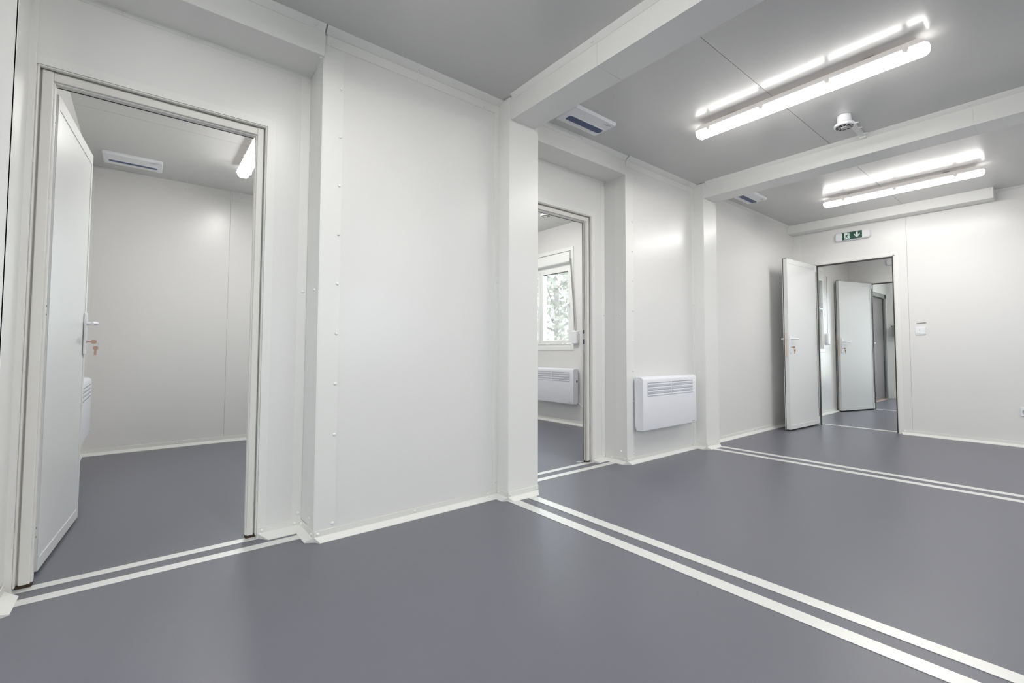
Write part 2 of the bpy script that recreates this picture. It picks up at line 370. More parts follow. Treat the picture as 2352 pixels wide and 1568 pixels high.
skirt((XC-.01, 2.005), (XR, 2.005), (0, 1), label='skirting on the far side of the tall column', screws=())
skirt((XR, OP2[1]+.004), (XR, P2[0]), (1, 0), label='short skirting right of the middle doorway', screws=(.1, .85), d=.05)
skirt((XR+.01, P2[0]-.0025), (XP+.003, P2[0]-.0025), (0, -1), label='skirting on the return beside the heater wall', screws=(.3, .9))
skirt((XP+.0025, P2[0]), (XP+.0025, P2[1]), (1, 0), label='skirting under the wall heater', screws=(.02, .49, .93))
skirt((XP+.003, 4.12), (XC, 4.12), (0, -1), label='skirting on the near side of the column by the heater', screws=(.2,), h=.075)
skirt((XC, 4.12), (XC, 4.36), (1, 0), label='skirting on the face of the column by the heater', screws=(.05, .97), h=.06)
skirt((XP, P3[0]), (XP, YW), (1, 0), label='skirting along the wall behind the far door', screws=(.15, .3, .45, .8))
skirt((XR+.02, P0[1]+.004), (XP+.003, P0[1]+.004), (0, 1), label='skirting left of the near doorway', screws=(), d=.045)
skirt((XP, P0[1]), (XP, YB0), (1, 0), label='skirting along the wall left of the near doorway', screws=(.05,))

# ------------------------------------------------------------ far wall and the other room shells
DX0, DX1, DZ = -2.185, -1.362, 2.045        # far doorway
def panelled(name, axis, p_front, p_back, u0, u1, seams, holes, label, zt=ZC+.01, mname='wall_panel'):
    """dark core with separate sheet panels in front (open joints between them). p_front is the visible plane."""
    s = 1 if p_back > p_front else -1
    core = slab_h(u0, u1, 0, zt, holes, axis, p_front+s*.006, p_back).build(name, M_JOINT); structure(core, label, 'wall')
    jb = MB()
    es = [u0]+list(seams)+[u1]
    for k in range(len(es)-1):
        g = .0011; a = es[k]+(g if k else 0); b = es[k+1]-(g if k < len(es)-2 else 0)
        slab_h(a, b, 0, zt, holes, axis, p_front, p_front+s*.006).build(mname, M_WALL, core)
    return core
wf = panelled('wall_far', 1, YW, Y3, XL3-.1, XE+.1, (-1.245, -0.05, 1.15, 2.35), [(DX0, DX1, -1, DZ)], 'white far wall with the exit doorway')
for xx in (-2.345,): MB().box((xx, YW-.003, 0), (xx+.004, YW, 2.462)).build('cover_strip', M_TRIM, wf)
MB().box((XP, YW-.002, 0), (-2.345, YW, 2.462)).build('cover_strip', M_TRIM, wf)
# light trim round the far doorway
MB().box((DX1, YW-.003, 0.0), (DX1+.045, YW, DZ+.035)).box((DX0-.035, YW-.003, DZ), (DX1, YW, DZ+.035)).box((DX0-.035, YW-.003, 0), (DX0-.004, YW, DZ+.004)).build('opening_trim', M_TRIM, wf)
skirt((XE, YW), (DX1+.012, YW), (0, -1), name='baseboard_far', label='skirting right of the exit doorway', screws=(.14, .29, .44, .6, .8, .912, .993))
MB().prism([(0, 0, 0), (0, -0.03, 0), (0, -0.03, -0.003), (0, -0.003, -0.02), (0, 0, -0.02)], (-0.515, YW, ZC), (XE, YW, ZC)).build('ceiling_angle', M_TRIM, wf)
# right and back walls, with unseen window openings added as daylight fill
wr = slab_h(YB0-.1, Y4b+.1, 0, ZC+.02, [(-1.9, -0.5, .95, 2.1), (2.2, 3.9, .95, 2.1)], 0, XE, XE+.12).build('wall_right', M_WALL); structure(wr, 'white right wall outside the view', 'wall')
wb = slab_h(X1-.1, XE+.1, 0, ZC+.02, [(-1.2, 0.2, .95, 2.1)], 1, YB0-.12, YB0).build('wall_back', M_WALL); structure(wb, 'white back wall behind the viewer', 'wall')
# third and fourth room
WIN3 = (7.00, 7.755, 0.97, 2.13)
w3l = slab_h(Y3, Y3b, 0, ZC+.01, [WIN3], 0, XL3-.14, XL3).build('wall_left', M_WALL); structure(w3l, 'white side wall of the room beyond the exit doorway', 'wall')
wf3 = panelled('wall_far', 1, Y3b, Y4, XL3-.14, XE+.1, (-1.245,), [(DX0, DX1, -1, DZ)], 'white partition with the second open door')
MB().box((XL3+.10, Y3b-.003, 0), (XL3+.104, Y3b, ZC)).build('cover_strip', M_TRIM, wf3)
MB().box((DX0-.035, Y3b-.003, DZ+.004), (DX1, Y3b, DZ+.035)).box((DX0-.035, Y3b-.003, 0), (DX0-.004, Y3b, DZ)).build('opening_trim', M_TRIM, wf3)
skirt((XL3, Y3), (XL3, Y3b), (1, 0), label='skirting below the window of the next room', screws=())
w4l = slab_h(Y4, Y4b, 0, ZC+.01, [(9.90, 11.30, -1, 2.06)], 0, XL3-.16, XL3-.02).build('wall_left', M_WALL); structure(w4l, 'white side wall round the dark grey door', 'wall')
w4f = slab_h(XL3-.16, XE+.1, 0, ZC+.01, [(-2.05, 1.2, .3, 2.2)], 1, Y4b, Y4b+.12).build('wall_far', M_WALL); structure(w4f, 'white end wall of the last room', 'wall')  # unseen opening added so daylight brightens the floor here
MB().box((XI-.5, Y4b, 0), (XL3-.15, Y4b+.1, ZC)).build('wall_far', M_WALL); structure(bpy.context.scene.objects['wall_far.003'] if 'wall_far.003' in bpy.data.objects else bpy.data.objects['wall_far.002'], 'white end wall of the last room', 'wall')
# side rooms (left): first room
wb1 = panelled('wall_side_room', 0, X1, X1-.12, -0.5, 2.1, (0.668,), [(1.02, 1.82, .95, 2.15)], 'white back wall of the near side room', zt=ZL+.01)  # hidden opening added to brighten this room with daylight
cover(wb1, (X1, -.40, 2.515), (X1+.003, 2.0, 2.521)); cover(wb1, (X1, -.40, 0), (X1+.003, -.365, 2.52))
wn1 = MB().box((X1-.1, -0.52, 0), (XI, -0.40, ZL+.01)).build('wall_side_room', M_WALL); structure(wn1, 'white side wall of the near side room, carrying a heater', 'wall')
ws1 = MB().box((X1-.1, 1.90, 0), (XI+.02, 2.10, ZL+.01)).build('wall_side_room', M_WALL); structure(ws1, 'white wall between the two side rooms', 'wall')
skirt((X1, -.40), (X1, 1.9), (1, 0), label='skirting at the back of the near side room', screws=(.02, .30, .6), name='baseboard_side_room', h=.056, d=.04)
skirt((X1, -.40), (XI, -.40), (0, 1), label='skirting below the heater in the near side room', screws=(.03,), name='baseboard_side_room')
cover(wn1, (X1, -.40, 0), (X1+.05, -.397, 2.52)); screw(wn1, (X1+.03, -.397, .12), '+y')
for (y, z) in ((-.33, 2.535), (.30, 2.535)): screw(wb1, (X1+.003, y, z), '+x')
for y in (-.33, .30): screw(ce, (X1+.05, y, ZL), '-z')
# panel backs towards the side rooms are the panel sections themselves; extend the small gap behind columns
# second side room, window wall at y=4.2
WIN2 = (-5.52, -4.235, 0.99, 2.235)
w2b = MB().box((X1-.12, 2.1, 0), (X1, 4.32, ZL+.01)).build('wall_side_room', M_WALL); structure(w2b, 'white back wall of the middle side room', 'wall')
w2f = slab_h(X1-.12, XI+.02, 0, ZL+.01, [WIN2], 1, 4.20, 4.36).build('wall_side_room', M_WALL); structure(w2f, 'white window wall of the middle side room', 'wall')
skirt((XI, 4.20), (X1, 4.20), (0, -1), label='skirting below the window of the middle side room', screws=(.25, .5, .75), name='baseboard_side_room', h=.055)

# ------------------------------------------------------------ door hardware
def leaf(parent, L, thick, h, front=1, z0=0.012):
    """door leaf in local space: hinge line at the origin, leaf along +x, face at y=0, body towards -y*front"""
    s = -front
    m = MB(); y0, y1 = 0, s*thick
    m.box((0.006, y0, z0+.002), (L, y1, z0+h))
    o = m.build('door_leaf', M_DOOR, parent, bevel=0.002)
    # raised border on both faces: the infill sheet sits 2.5 mm lower
    b = 0.052; zt = z0+h
    for yy, dy in ((y0, -s*.0028), (y1, s*.0028)):
        mm = slab_h(0.006, L, z0+.002, zt, [(b*.6, L-b*.6, z0+b, zt-b*1.1)], 1, yy, yy+dy)
        mm.build('border_profile', M_DOOR, o, bevel=.0008)
    return o
def handle_set(lf, L, thick, front=1, mt=M_PLAST, z=1.065):
    s = -front
    xm = L-.042
    for side, yy in ((1, .0028*front), (-1, s*(thick+.0028))):
        d = front*side
        a = (xm-.017, yy, z-.155); b = (xm+.017, yy+d*.009, z+.075)
        MB().rbox(a, b, .006, axis=1, ch=.003 if d > 0 else -.003).build('handle_plate', mt, lf, smooth=True)
        zc = z+.015
        pts = [(xm, yy+d*.008, zc), (xm, yy+d*.030, zc), (xm-.003, yy+d*.045, zc), (xm-.016, yy+d*.052, zc), (xm-.05, yy+d*.053, zc+.001), (xm-.09, yy+d*.052, zc), (xm-.118, yy+d*.048, zc-.004)]
        MB().tube(pts, .009, n=10, radii=[.0105, .0095, .0095, .0098, .0098, .0095, .0075]).build('lever', mt, lf, smooth=True)
        MB().cyl((xm, yy+d*.008, z-.085), (xm, yy+d*.0125, z-.085), .0085, n=14).build('lock_cylinder', M_STEEL, lf, smooth=True)
    MB().box((L, s*(thick/2-.008), z-.20), (L+.0015, s*(thick/2+.008), z+.085)).build('latch_plate', M_LATCH, lf)
    MB().box((L+.001, s*(thick/2-.005), z-.01), (L+.010, s*(thick/2+.005), z+.02)).build('latch_bolt', M_STEEL, lf)
def key_ring(parent_mtx, lx, ly, lz, d, label):
    """two keys on a ring hanging in the lock; (lx,ly,lz) lock mouth in leaf space, d outward direction"""
    p = parent_mtx @ Vector((lx, ly, lz))
    e = empty('key_ring', p, label=label, cat='keys'); e.rotation_euler = parent_mtx.to_euler()
    K = MB(); K.box((-.0011, 0, -.004), (.0011, d*.018, .004)); K.rbox((-.0013, d*.016, -.011), (.0013, d*.040, .011), .008, axis=0, n=5)
    K.build('key', M_KEY, e, smooth=True)
    R = MB(); pts = [(.0+.000*math.cos(t), d*(.036)+.011*math.sin(t), -.014+.011*math.cos(t)) for t in [k*math.pi/8 for k in range(17)]]
    R.tube(pts, .0011, n=6).build('ring', M_STEEL, e, smooth=True)
    K2 = MB(); K2.rbox((-.0015, d*.036-.011, -.046), (.0015, d*.036+.011, -.024), .009, axis=0, n=5); K2.box((-.0012, d*.036-.0045, -.074), (.0012, d*.036+.0045, -.044))
    for q in range(4): K2.box((-.0012, d*.036+.004, -.052-.006*q), (.0012, d*.036+.0065+.001*(q % 2), -.0555-.006*q))
    K2.build('key', M_KEY, e, smooth=True)
    return e

# ---- door_1 (near left, opens into the side room)
def jamb_frame(name, y0, y1, zt, label, xf=-2.702, xb=-2.744, wl=.051, wr=.046):
    """steel frame inside an opening of the recessed wall: shallow lining, then a rounded front profile"""
    f = MB()
    for (a, b) in (((XR-.001, y0, 0.016), (xf, y0+.007, zt)), ((XR-.001, y1-.007, 0.016), (xf, y1, zt)), ((XR-.001, y0, zt-.007), (xf, y1, zt))): f.box(a, b)
    f.box((xf-.012, y0, 0.016), (xb, y0+wl, zt)); f.box((xf-.012, y1-wr, 0.016), (xb, y1, zt)); f.box((xf-.012, y0+wl, zt-.053), (xb, y1-wr, zt))
    f.box((xf, y0+.012, 0.016), (xf-.014, y0+wl-.006, zt-.008)); f.box((xf, y1-wr+.006, 0.016), (xf-.014, y1-.012, zt-.008)); f.box((xf, y0+wl-.006, zt-.047), (xf-.014, y1-wr+.006, zt-.012))
    o = f.build(name, M_FRAME, bevel=0.003); structure(o, label, 'door')
    i0, i1, it = y0+wl, y1-wr, zt-.053
    MB().box((xb-.004, i0, it-.003), (xb, i1, it)).build('gasket', M_GASKET, o)
    for (ya, yb) in ((y0+.004, y0+wl-.002), (y1-wr+.002, y1-.004)): MB().box((xf-.004, ya, 0.0), (xb+.004, yb, 0.016)).build('rusty_foot', M_RUST, o)
    return o, (i0, i1, it)
d1, (i0, i1, it) = jamb_frame('door_1', OP1[0], OP1[1], OP1[2], 'near left doorway with its white door opened into the side room')
HX, HY = -2.832, -0.306
ANG = math.atan2(0.063, -0.790)
L1 = 0.79
dl1 = leaf(d1, L1, .040, 2.028, front=-1)     # leaf along -x in world after rotation; face towards +y
dl1.location = (HX, HY, 0); dl1.rotation_euler = (0, 0, ANG)
handle_set(dl1, L1, .040, front=-1)
for z in (1.925, 1.10, 0.18):
    h = MB().box((HX+.004, HY-.0105, z-.032), (HX+.090, HY-.0035, z+.032)).build('hinge', M_PLAST, d1, bevel=.002)
    for q in (-.018, .018): MB().cyl((HX+.012, HY-.0035, z+q), (HX+.012, HY-.0025, z+q), .0042, n=10).build('hinge_screw', M_DARK, h)
MB().box((HX+.002, HY-.030, .03), (HX+.022, HY-.016, 2.03)).build('gasket', M_GREYFRAME, d1)
LM = Matrix.Translation((HX, HY, 0)) @ Matrix.Rotation(ANG, 4, 'Z')
key_ring(LM, L1-.042, -(.0028+.0125)*1 if True else 0, .98, -1, 'pair of keys hanging in the lock of the near left door')

# ---- door_2 (middle left, frame only is visible; leaf swung flat against the room wall out of view)
d2, (j0, j1, jt) = jamb_frame('door_2', OP2[0], OP2[1], OP2[2], 'middle left doorway frame beside the heater wall')
MB().box((-2.748, j1-.002, .022), (-2.741, j1+.004, 2.03)).build('gasket', M_GASKET, d2)
MB().box((-2.722, j1-.001, .022), (-2.718, j1+.001, 2.03)).build('gasket', M_GREYFRAME, d2)
MB().box((-2.743, j1-.002, .92), (-2.716, j1+.001, 1.20)).build('strike_plate', M_STEEL, d2)
MB().box((-2.739, j1-.003, .99), (-2.722, j1-.001, 1.03)).build('strike_hole', M_DARK, d2); MB().box((-2.739, j1-.003, 1.08), (-2.722, j1-.001, 1.11)).build('strike_hole', M_DARK, d2)
MB().prism([(0, 0, 0), (-.05, 0, 0), (-.05, 0, .002), (0, 0, .002)], (-2.744, j1-.05, .0), (-2.744, j1, .0)).build('foot_plate', M_STEEL, d2)

# ---- far doors (frames with dark gaskets, leaf swings to the left towards the viewer)
def far_door(name, yf, yb, label, tip, key_label):
    f = MB()
    f.box((DX0, yf-.001, 0), (DX0+.012, yb+.001, DZ)); f.box((DX1-.012, yf-.001, 0), (DX1, yb+.001, DZ)); f.box((DX0, yf-.001, DZ-.012), (DX1, yb+.001, DZ))
    o = f.build(name, M_FRAME); structure(o, label, 'door')
    g = MB(); t = .014
    g.box((DX1-.012-t, yf+.010, 0.003), (DX1-.012, yf+.045, DZ-.012)); g.box((DX0+.012, yf+.010, .003), (DX0+.012+t*.6, yf+.045, DZ-.012)); g.box((DX0+.012, yf+.004, DZ-.012-t), (DX1-.012, yf+.045, DZ-.012))
    g.build('gasket', M_GASKET, o)
    hx, hy = DX0+.004, yf-.008
    dx, dy = tip[0]-hx, tip[1]-hy; L = math.hypot(dx, dy); a = math.atan2(dy, dx)
    lf = leaf(o, L, .045, 2.018, front=1, z0=.016)   # along towards viewer; +normal side
    lf.location = (hx, hy, 0); lf.rotation_euler = (0, 0, a)
    handle_set(lf, L, .045, front=1)
    # dark rubber seal along the free edge, top and hinge edge
    m = MB(); m.box((L-.004, -.045-.0045, .02), (L+.0015, -.045+.004, 2.036)); m.build('gasket', M_GASKET, lf)
    m = MB(); m.box((L-.02, -.045-.009, .014), (L+.003, -.045-.0045, 2.042)); m.build('lip_profile', M_DOOR, lf)
    m = MB(); m.box((.004, -.012, 2.0345), (L, -.040, 2.040)); m.box((0, -.002, .02), (.007, .004, 2.03)); m.box((.01, -.04, .0125), (L-.01, -.005, .018)); m.build('gasket', M_GASKET, lf)
    MB().box((-.008, .002, 1.95), (.02, .010, 2.03)).box((-.008, .002, .03), (.02, .010, .11)).build('hinge', M_PLAST, lf)
    Mx = Matrix.Translation((hx, hy, 0)) @ Matrix.Rotation(a, 4, 'Z')
    key_ring(Mx, L-.042, .0028+.0125, .98, 1, key_label)
    return o
d3 = far_door('door_3', YW, Y3, 'exit doorway in the far wall with its white door open', (-2.228, 5.795), 'keys hanging in the lock of the open door in the far wall')
d4 = far_door('door_4', Y3b, Y4, 'second open white door, in the room beyond', (-2.418, 8.25), 'keys hanging in the lock of the second open door beyond')

# ---- door_5 dark grey outside door in the last room
g5 = MB(); XL4 = XL3-.02
g5.box((XL4-.07, 9.90, 0), (XL4+.012, 9.99, 2.06)); g5.box((XL4-.07, 11.21, 0), (XL4+.012, 11.30, 2.06)); g5.box((XL4-.07, 9.90, 1.98), (XL4+.012, 11.30, 2.06))
d5 = g5.build('door_5', M_GREYFRAME, bevel=.003); structure(d5, 'dark grey outside door in the last room', 'door')
l5 = MB().box((XL4-.06, 9.993, .012), (XL4-.022, 11.207, 1.975)).build('door_leaf', M_GREYDOOR, d5, bevel=.002)
MB().box((XL4-.055, 11.195, .012), (XL4-.016, 11.21, 1.98)).box((XL4-.055, 9.99, 1.965), (XL4-.016, 11.21, 1.98)).build('gasket', M_GASKET, d5)
MB().box((XL4-.022, 10.27, .93), (XL4-.012, 10.305, 1.17)).build('handle_plate', M_PLAST, l5)
MB().tube([(XL4-.014, 10.287, 1.09), (XL4+.03, 10.287, 1.09), (XL4+.035, 10.32, 1.09), (XL4+.035, 10.40, 1.09)], .009).build('lever', M_STEEL, l5, smooth=True)
MB().box((XL4-.07, 9.99, 0), (XL4+.03, 11.21, .012)).build('threshold', M_LATCH, d5)

# ------------------------------------------------------------ convector heaters
def heater(loc, rz, label, Lh=.81, group='white wall heaters'):
    """local: back on y=0, front towards +y, x along, z up from 0"""
    e = empty('wall_heater', loc, rz, label=label, cat='heater', group=None)
    H, D = .445, .105
    # casing: side profile extruded along x (rounded top front edge, stepped bottom back)
    prof = [(.018, .035), (.030, .020), (.034, .0), (D-.012, 0.0), (D-.003, .006), (D, .020), (D, H-.03), (D-.004, H-.014), (D-.016, H-.003), (D-.03, H), (.03, H), (.018, H-.008)]
    n = len(prof); vs = []; insets = [0.0, .006]
    rings = []
    for x, sc in ((-Lh/2, .985), (-Lh/2+.007, 1.0), (Lh/2-.007, 1.0), (Lh/2, .985)):
        rings.append([(x, (y-.05)*sc+.05, (z-H/2)*sc+H/2) for y, z in prof])
    m = MB(); fs = []
    for q in range(3):
        for k in range(n): fs.append((q*n+k, q*n+(k+1) % n, (q+1)*n+(k+1) % n, (q+1)*n+k))
    fs += [tuple(reversed(range(n))), tuple(range(3*n, 4*n))]
    m.add([p for r in rings for p in r], fs); m.build('casing', M_HEAT, e, smooth=True, bevel=0)
    # front outlet louvres: four rows, two columns; each a sloping blade below a grey strip coloured as slot shade
    for row in range(4):
        z = H-.052-.030*row
        for (a, b) in ((-Lh/2+.060, -.006), (.006, Lh/2-.060)):
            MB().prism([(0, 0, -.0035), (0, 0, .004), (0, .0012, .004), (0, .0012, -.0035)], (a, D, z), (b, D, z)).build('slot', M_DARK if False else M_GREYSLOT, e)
            MB().prism([(0, 0, 0), (0, .004, -.002), (0, .005, -.010), (0, 0, -.018)], (a, D, z-.004), (b, D, z-.004)).build('louvre_blade', M_HEAT, e)
    MB().box((-Lh/2+.1, .0, .06), (-Lh/2+.13, .02, H-.06)).build('wall_bracket', M_STEEL, e)
    MB().box((Lh/2-.13, 0, .06), (Lh/2-.1, .02, H-.06)).build('wall_bracket', M_STEEL, e)
    # thermostat box on the right end (seen from the front: towards -x in local)
    t = MB().rbox((-Lh/2-.009, .030, H-.215), (-Lh/2, .070, H-.075), .008, axis=0).build('thermostat', M_PLAST, e, smooth=True)
    MB().box((-Lh/2-.0105, .040, H-.175), (-Lh/2-.009, .060, H-.145)).build('display', M_DARK, t)
    MB().tube([(-Lh/2+.015, .03, .03), (-Lh/2-.02, .028, .018), (-Lh/2-.045, .018, -.01), (-Lh/2-.06, .010, -.035)], .004, n=8).build('power_cord', M_PLAST, e, smooth=True)
    MB().box((-Lh/2+.030, D, .020), (-Lh/2+.075, D+.0006, .026)).build('badge', M_GREYSLOT, e)
    return e
heater((XP+.002, 3.553, .272), -math.pi/2, 'white wall heater with louvred top, in the main room beside the column')
heater((-4.50, 4.198, .268), math.pi, 'white wall heater under the window of the middle side room')
heater((-4.70, -.398, .275), 0, 'white wall heater glimpsed past the near left door leaf')

# ------------------------------------------------------------ ceiling tube lights
def tube_light(cx_, cy_, zc, L, label, clips):
    e = empty('ceiling_light', (cx_, cy_, zc), label=label, cat='ceiling light')
    # housing (trapezoid tray) on two brackets
    zt, zm, zb = -.014, -.052, -.096
    n0, n1 = -L/2, L/2
    pr = [(0, -.030, zt), (0, .030, zt), (0, .052, zm+.010), (0, .055, zm-.004), (0, -.055, zm-.004), (0, -.052, zm+.010)]
    MB().prism(pr, (n0+.012, 0, 0), (n1-.012, 0, 0), ins=[.03, .03, .004, 0, 0, .004]).build('housing', M_LAMPBODY, e)
    # lit diffuser with rounded ends
    sec = [(-.043, zm-.001), (-.045, zm-.018), (-.038, zm-.034), (-.022, zb), (.022, zb), (.038, zm-.034), (.045, zm-.018), (.043, zm-.001)]
    m = MB(); k = len(sec); rings = []
    for x, s in ((n0, .55), (n0+.006, .82), (n0+.022, 1.0), (n1-.022, 1.0), (n1-.006, .82), (n1, .55)):
        rings.append([(x, y*s, zm-.001+(z-zm+.001)*s) for y, z in sec])
    fs = [(q*k+i, q*k+(i+1) % k, (q+1)*k+(i+1) % k, (q+1)*k+i) for q in range(5) for i in range(k)]+[tuple(reversed(range(k))), tuple(range(5*k, 6*k))]
    m.add([p for r in rings for p in r], fs)
    for fi, f in enumerate(m.f):       # the flat underside gives most of the light, the flanks and end caps less
        m.mi[fi] = 0 if all(m.v[v][2] < zm-.030 for v in f) else 1
        if all(m.v[v][0] <= n0+.007 for v in f) or all(m.v[v][0] >= n1-.007 for v in f): m.mi[fi] = 2
    m.build('diffuser', [M_LAMP, M_LAMPSIDE, M_LAMPEND], e, smooth=True)
    for x in clips:
        for s in (-1, 1):
            MB().box((x-.014, s*.0515, zm+.016), (x+.014, s*.0575, zm-.016)).box((x-.010, s*.0500, zm-.014), (x+.010, s*.0560, zm-.024)).build('clip', M_LAMPBODY, e, bevel=.001)
    for x in (-L*.3, L*.3): MB().box((x-.025, -.015, 0), (x+.025, .015, zt)).build('bracket', M_STEEL, e)
    return e
CL = (-.545, -.18, .20, .565)
tube_light(-1.11, 3.055, ZC, 1.31, 'lit tube light between the two ceiling beams, above the smoke alarm', CL)
tube_light(-1.12, 5.56, ZC, 1.25, 'lit tube light in the bay by the exit sign', (-.43, 0.0, .44))
tube_light(-4.29, .66, ZL, 1.25, 'lit tube light in the near side room, cut by the door frame', CL)
# unseen lamps added to light the rooms; the one above the viewer is inferred
tube_light(2.05, 5.45, ZC, 1.31, 'added tube light at the far right end, out of the picture', CL)
tube_light(2.05, 3.05, ZC, 1.31, 'added tube light at the middle right, out of the picture', CL)
tube_light(-1.10, .63, ZC, 1.31, 'lit tube light above the viewer, out of the picture', CL)
tube_light(-1.10, -1.75, ZC, 1.31, 'added tube light behind the viewer, out of the picture', CL)
tube_light(2.05, .68, ZC, 1.31, 'added tube light at the near right, out of the picture', CL)
tube_light(-.95, 7.9, ZC, 1.31, 'added tube light of the room beyond the exit doorway, out of the picture', CL)
tube_light(-.95, 10.3, ZC, 1.31, 'added tube light of the last room, out of the picture', CL)
tube_light(-4.29, 3.10, ZL, 1.25, 'added tube light in the middle side room, hidden by the column', CL)

# ------------------------------------------------------------ ceiling air inlets with blue film in the slot
def vent(x0, x1, y0, y1, z, sx0, sx1, sy0, sy1, label, drop=.022):
    e = empty('ceiling_vent', ((x0+x1)/2, (y0+y1)/2, z), label=label, cat='air vent')
    c = Vector(((x0+x1)/2, (y0+y1)/2, 0))
    a, b = Vector((x0, y0, 0))-c, Vector((x1, y1, 0))-c
    MB().rbox((a.x, a.y, -drop), (b.x, b.y, 0), .012, axis=2, ch=-.007).build('cover', M_PLAST, e, smooth=True)
    p, q = Vector((sx0, sy0, 0))-c, Vector((sx1, sy1, 0))-c
    MB().rbox((p.x-.006, p.y-.006, -drop-.0035), (q.x+.006, q.y+.006, -drop), .018, axis=2, ch=-.002).build('slot_rim', M_PLAST, e, smooth=True)
    MB().rbox((p.x, p.y, -drop-.0045), (q.x, q.y, -drop-.003), .016, axis=2).build('blue_film', M_BLUE, e)
    MB().box((b.x-.045, b.y-.09, -drop-.001), (b.x-.040, b.y-.05, -drop)).box((b.x-.035, b.y-.07, -drop-.001), (b.x-.03, b.y-.03, -drop)).build('flow_mark', M_GREYSLOT, e)
    return e
vent(-2.325, -2.112, 2.150, 2.560, ZC, -2.272, -2.215, 2.195, 2.535, 'ceiling air vent with a blue slot, between the two beams')
vent(-2.330, -2.118, 4.640, 5.050, ZC, -2.272, -2.215, 4.685, 5.025, 'smaller looking ceiling vent with a blue slot, beyond the second beam')
vent(-5.49, -5.21, -.30, .10, ZL, -5.405, -5.360, -.262, .062, 'ceiling vent with a thin blue slot in the near side room')

# ------------------------------------------------------------ smoke alarms with cable duct
def detector(x, y, z, label, duct_end):
    e = empty('smoke_alarm', (x, y, z), label=label, cat='smoke alarm')
    MB().lathe([(.034, 0), (.040, -.004), (.043, -.050), (.046, -.056), (.060, -.064), (.063, -.070), (.063, -.080), (.058, -.084), (.052, -.084)], (0, 0, 0), n=28).build('body', M_PLAST, e, smooth=True)
    MB().lathe([(.0525, -.0835), (.0525, -.0850), (.020, -.0850)], (0, 0, 0), n=24).build('sensor_grille', M_DARK, e)
    for k in range(10):
        t = 2*math.pi*k/10; MB().box((-.0022, .022, -.0875), (.0022, .050, -.085), Matrix.Rotation(t, 4, 'Z')).build('grille_rib', M_LAMPCLIP, e)
    MB().cyl((0, 0, -.092), (0, 0, -.085), .020, n=16).build('sensor_cap', M_LAMPCLIP, e, smooth=True)
    MB().box((.052, -.006, -.082), (.084, .006, -.078)).build('tab', M_PLAST, e)
    d = MB().box((x-.016, y+.04, z-.020), (x+.016, duct_end, z)).build('cable_duct', M_TRIM, bevel=.002)
    return e, d
e1, du1 = detector(-1.015, 3.675, ZC, 'round white smoke alarm hanging between the lamps', 4.128)
tag(du1, 'short white cable duct running from the smoke alarm to the beam', 'cable duct')
MB().box((-1.036, 4.095, ZC-.03), (-.994, 4.128, ZC)).build('end_cap', M_TRIM, du1)
for yy in (3.93, 4.06): MB().box((-1.002, yy, ZC-.017), (-.975, yy+.010, ZC-.011)).build('clip', M_PLAST, du1)
e2, du2 = detector(-4.03, 3.58, ZL, 'white smoke alarm in the middle side room, half hidden by the column', 4.196)
tag(du2, 'thin white cable duct on the ceiling of the middle side room', 'cable duct')

# ------------------------------------------------------------ exit signs
def exit_sign(xc, y, zc, label, w=.366, h=.100):
    """faces -y"""
    e = empty('exit_sign', (xc, y, zc), label=label, cat='exit sign')
    MB().rbox((-w/2, -.050, -h/2), (w/2, 0, h/2), .030, axis=1, n=6, ch=-.012).build('housing', M_PLAST, e, smooth=True)
    gw, gh = .206, .088
    MB().box((-gw/2, -.0525, -gh/2), (gw/2, -.050, gh/2)).build('green_plate', M_GREEN, e)
    yy = -.0532
    def poly(name, polys, mt, y=yy):
        m = MB()
        for P in polys:
            n = len(P); m.add([(x, y, z) for x, z in P]+[(x, y+.0006, z) for x, z in P], [tuple(range(n)), tuple(reversed(range(n, 2*n)))]+[(k, n+k, n+(k+1) % n, (k+1) % n) for k in range(n)])
        return m.build(name, mt, e)
    # doorway square with the running figure
    x0 = -gw/2+.022; q = .056
    poly('doorway_symbol', [[(x0, -.038), (x0+q, -.038), (x0+q, .038), (x0, .038)]], M_PICTO)
    def rot(cx0, cz0, l, w_, ang):
        c, s = math.cos(ang), math.sin(ang); u = Vector((c, s)); v = Vector((-s, c)); p = Vector((cx0, cz0))
        return [tuple(p+v*w_/2), tuple(p-v*w_/2), tuple(p+u*l-v*w_/2), tuple(p+u*l+v*w_/2)]
    cxm = x0+.030
    fig = [rot(cxm+.004, .016, .026, .011, math.radians(-112)), rot(cxm+.004, .015, .019, .0055, math.radians(205)), rot(cxm-.012, .008, .014, .005, math.radians(240)),
           rot(cxm+.006, .014, .013, .0055, math.radians(-40)), rot(cxm+.014, .006, .012, .005, math.radians(5)),
           rot(cxm-.004, -.008, .022, .0068, math.radians(-52)), rot(cxm+.009, -.024, .014, .006, math.radians(-65)),
           rot(cxm-.006, -.007, .017, .0068, math.radians(-112)), rot(cxm-.011, -.022, .020, .0055, math.radians(186))]
    head = [(cxm+.011+.0062*math.cos(t), .025+.0062*math.sin(t)) for t in [k*math.pi/6 for k in range(12)]]
    poly('running_figure', fig+[head], M_GREEN, y=yy-.0006)
    ax = gw/2-.052
    poly('down_arrow', [[(ax-.0095, .034), (ax-.0095, -.016), (ax+.0095, -.016), (ax+.0095, .034)], [(ax, -.034), (ax+.030, .000), (ax+.030, .018), (ax, -.016)], [(ax, -.034), (ax, -.016), (ax-.030, .018), (ax-.030, .000)]], M_PICTO)
    return e
exit_sign(-1.757, YW, 2.340, 'emergency exit sign with a running figure, above the far doorway')
exit_sign(-1.775, Y3b, 2.345, 'exit sign half hidden by the frame, above the second doorway', w=.37)

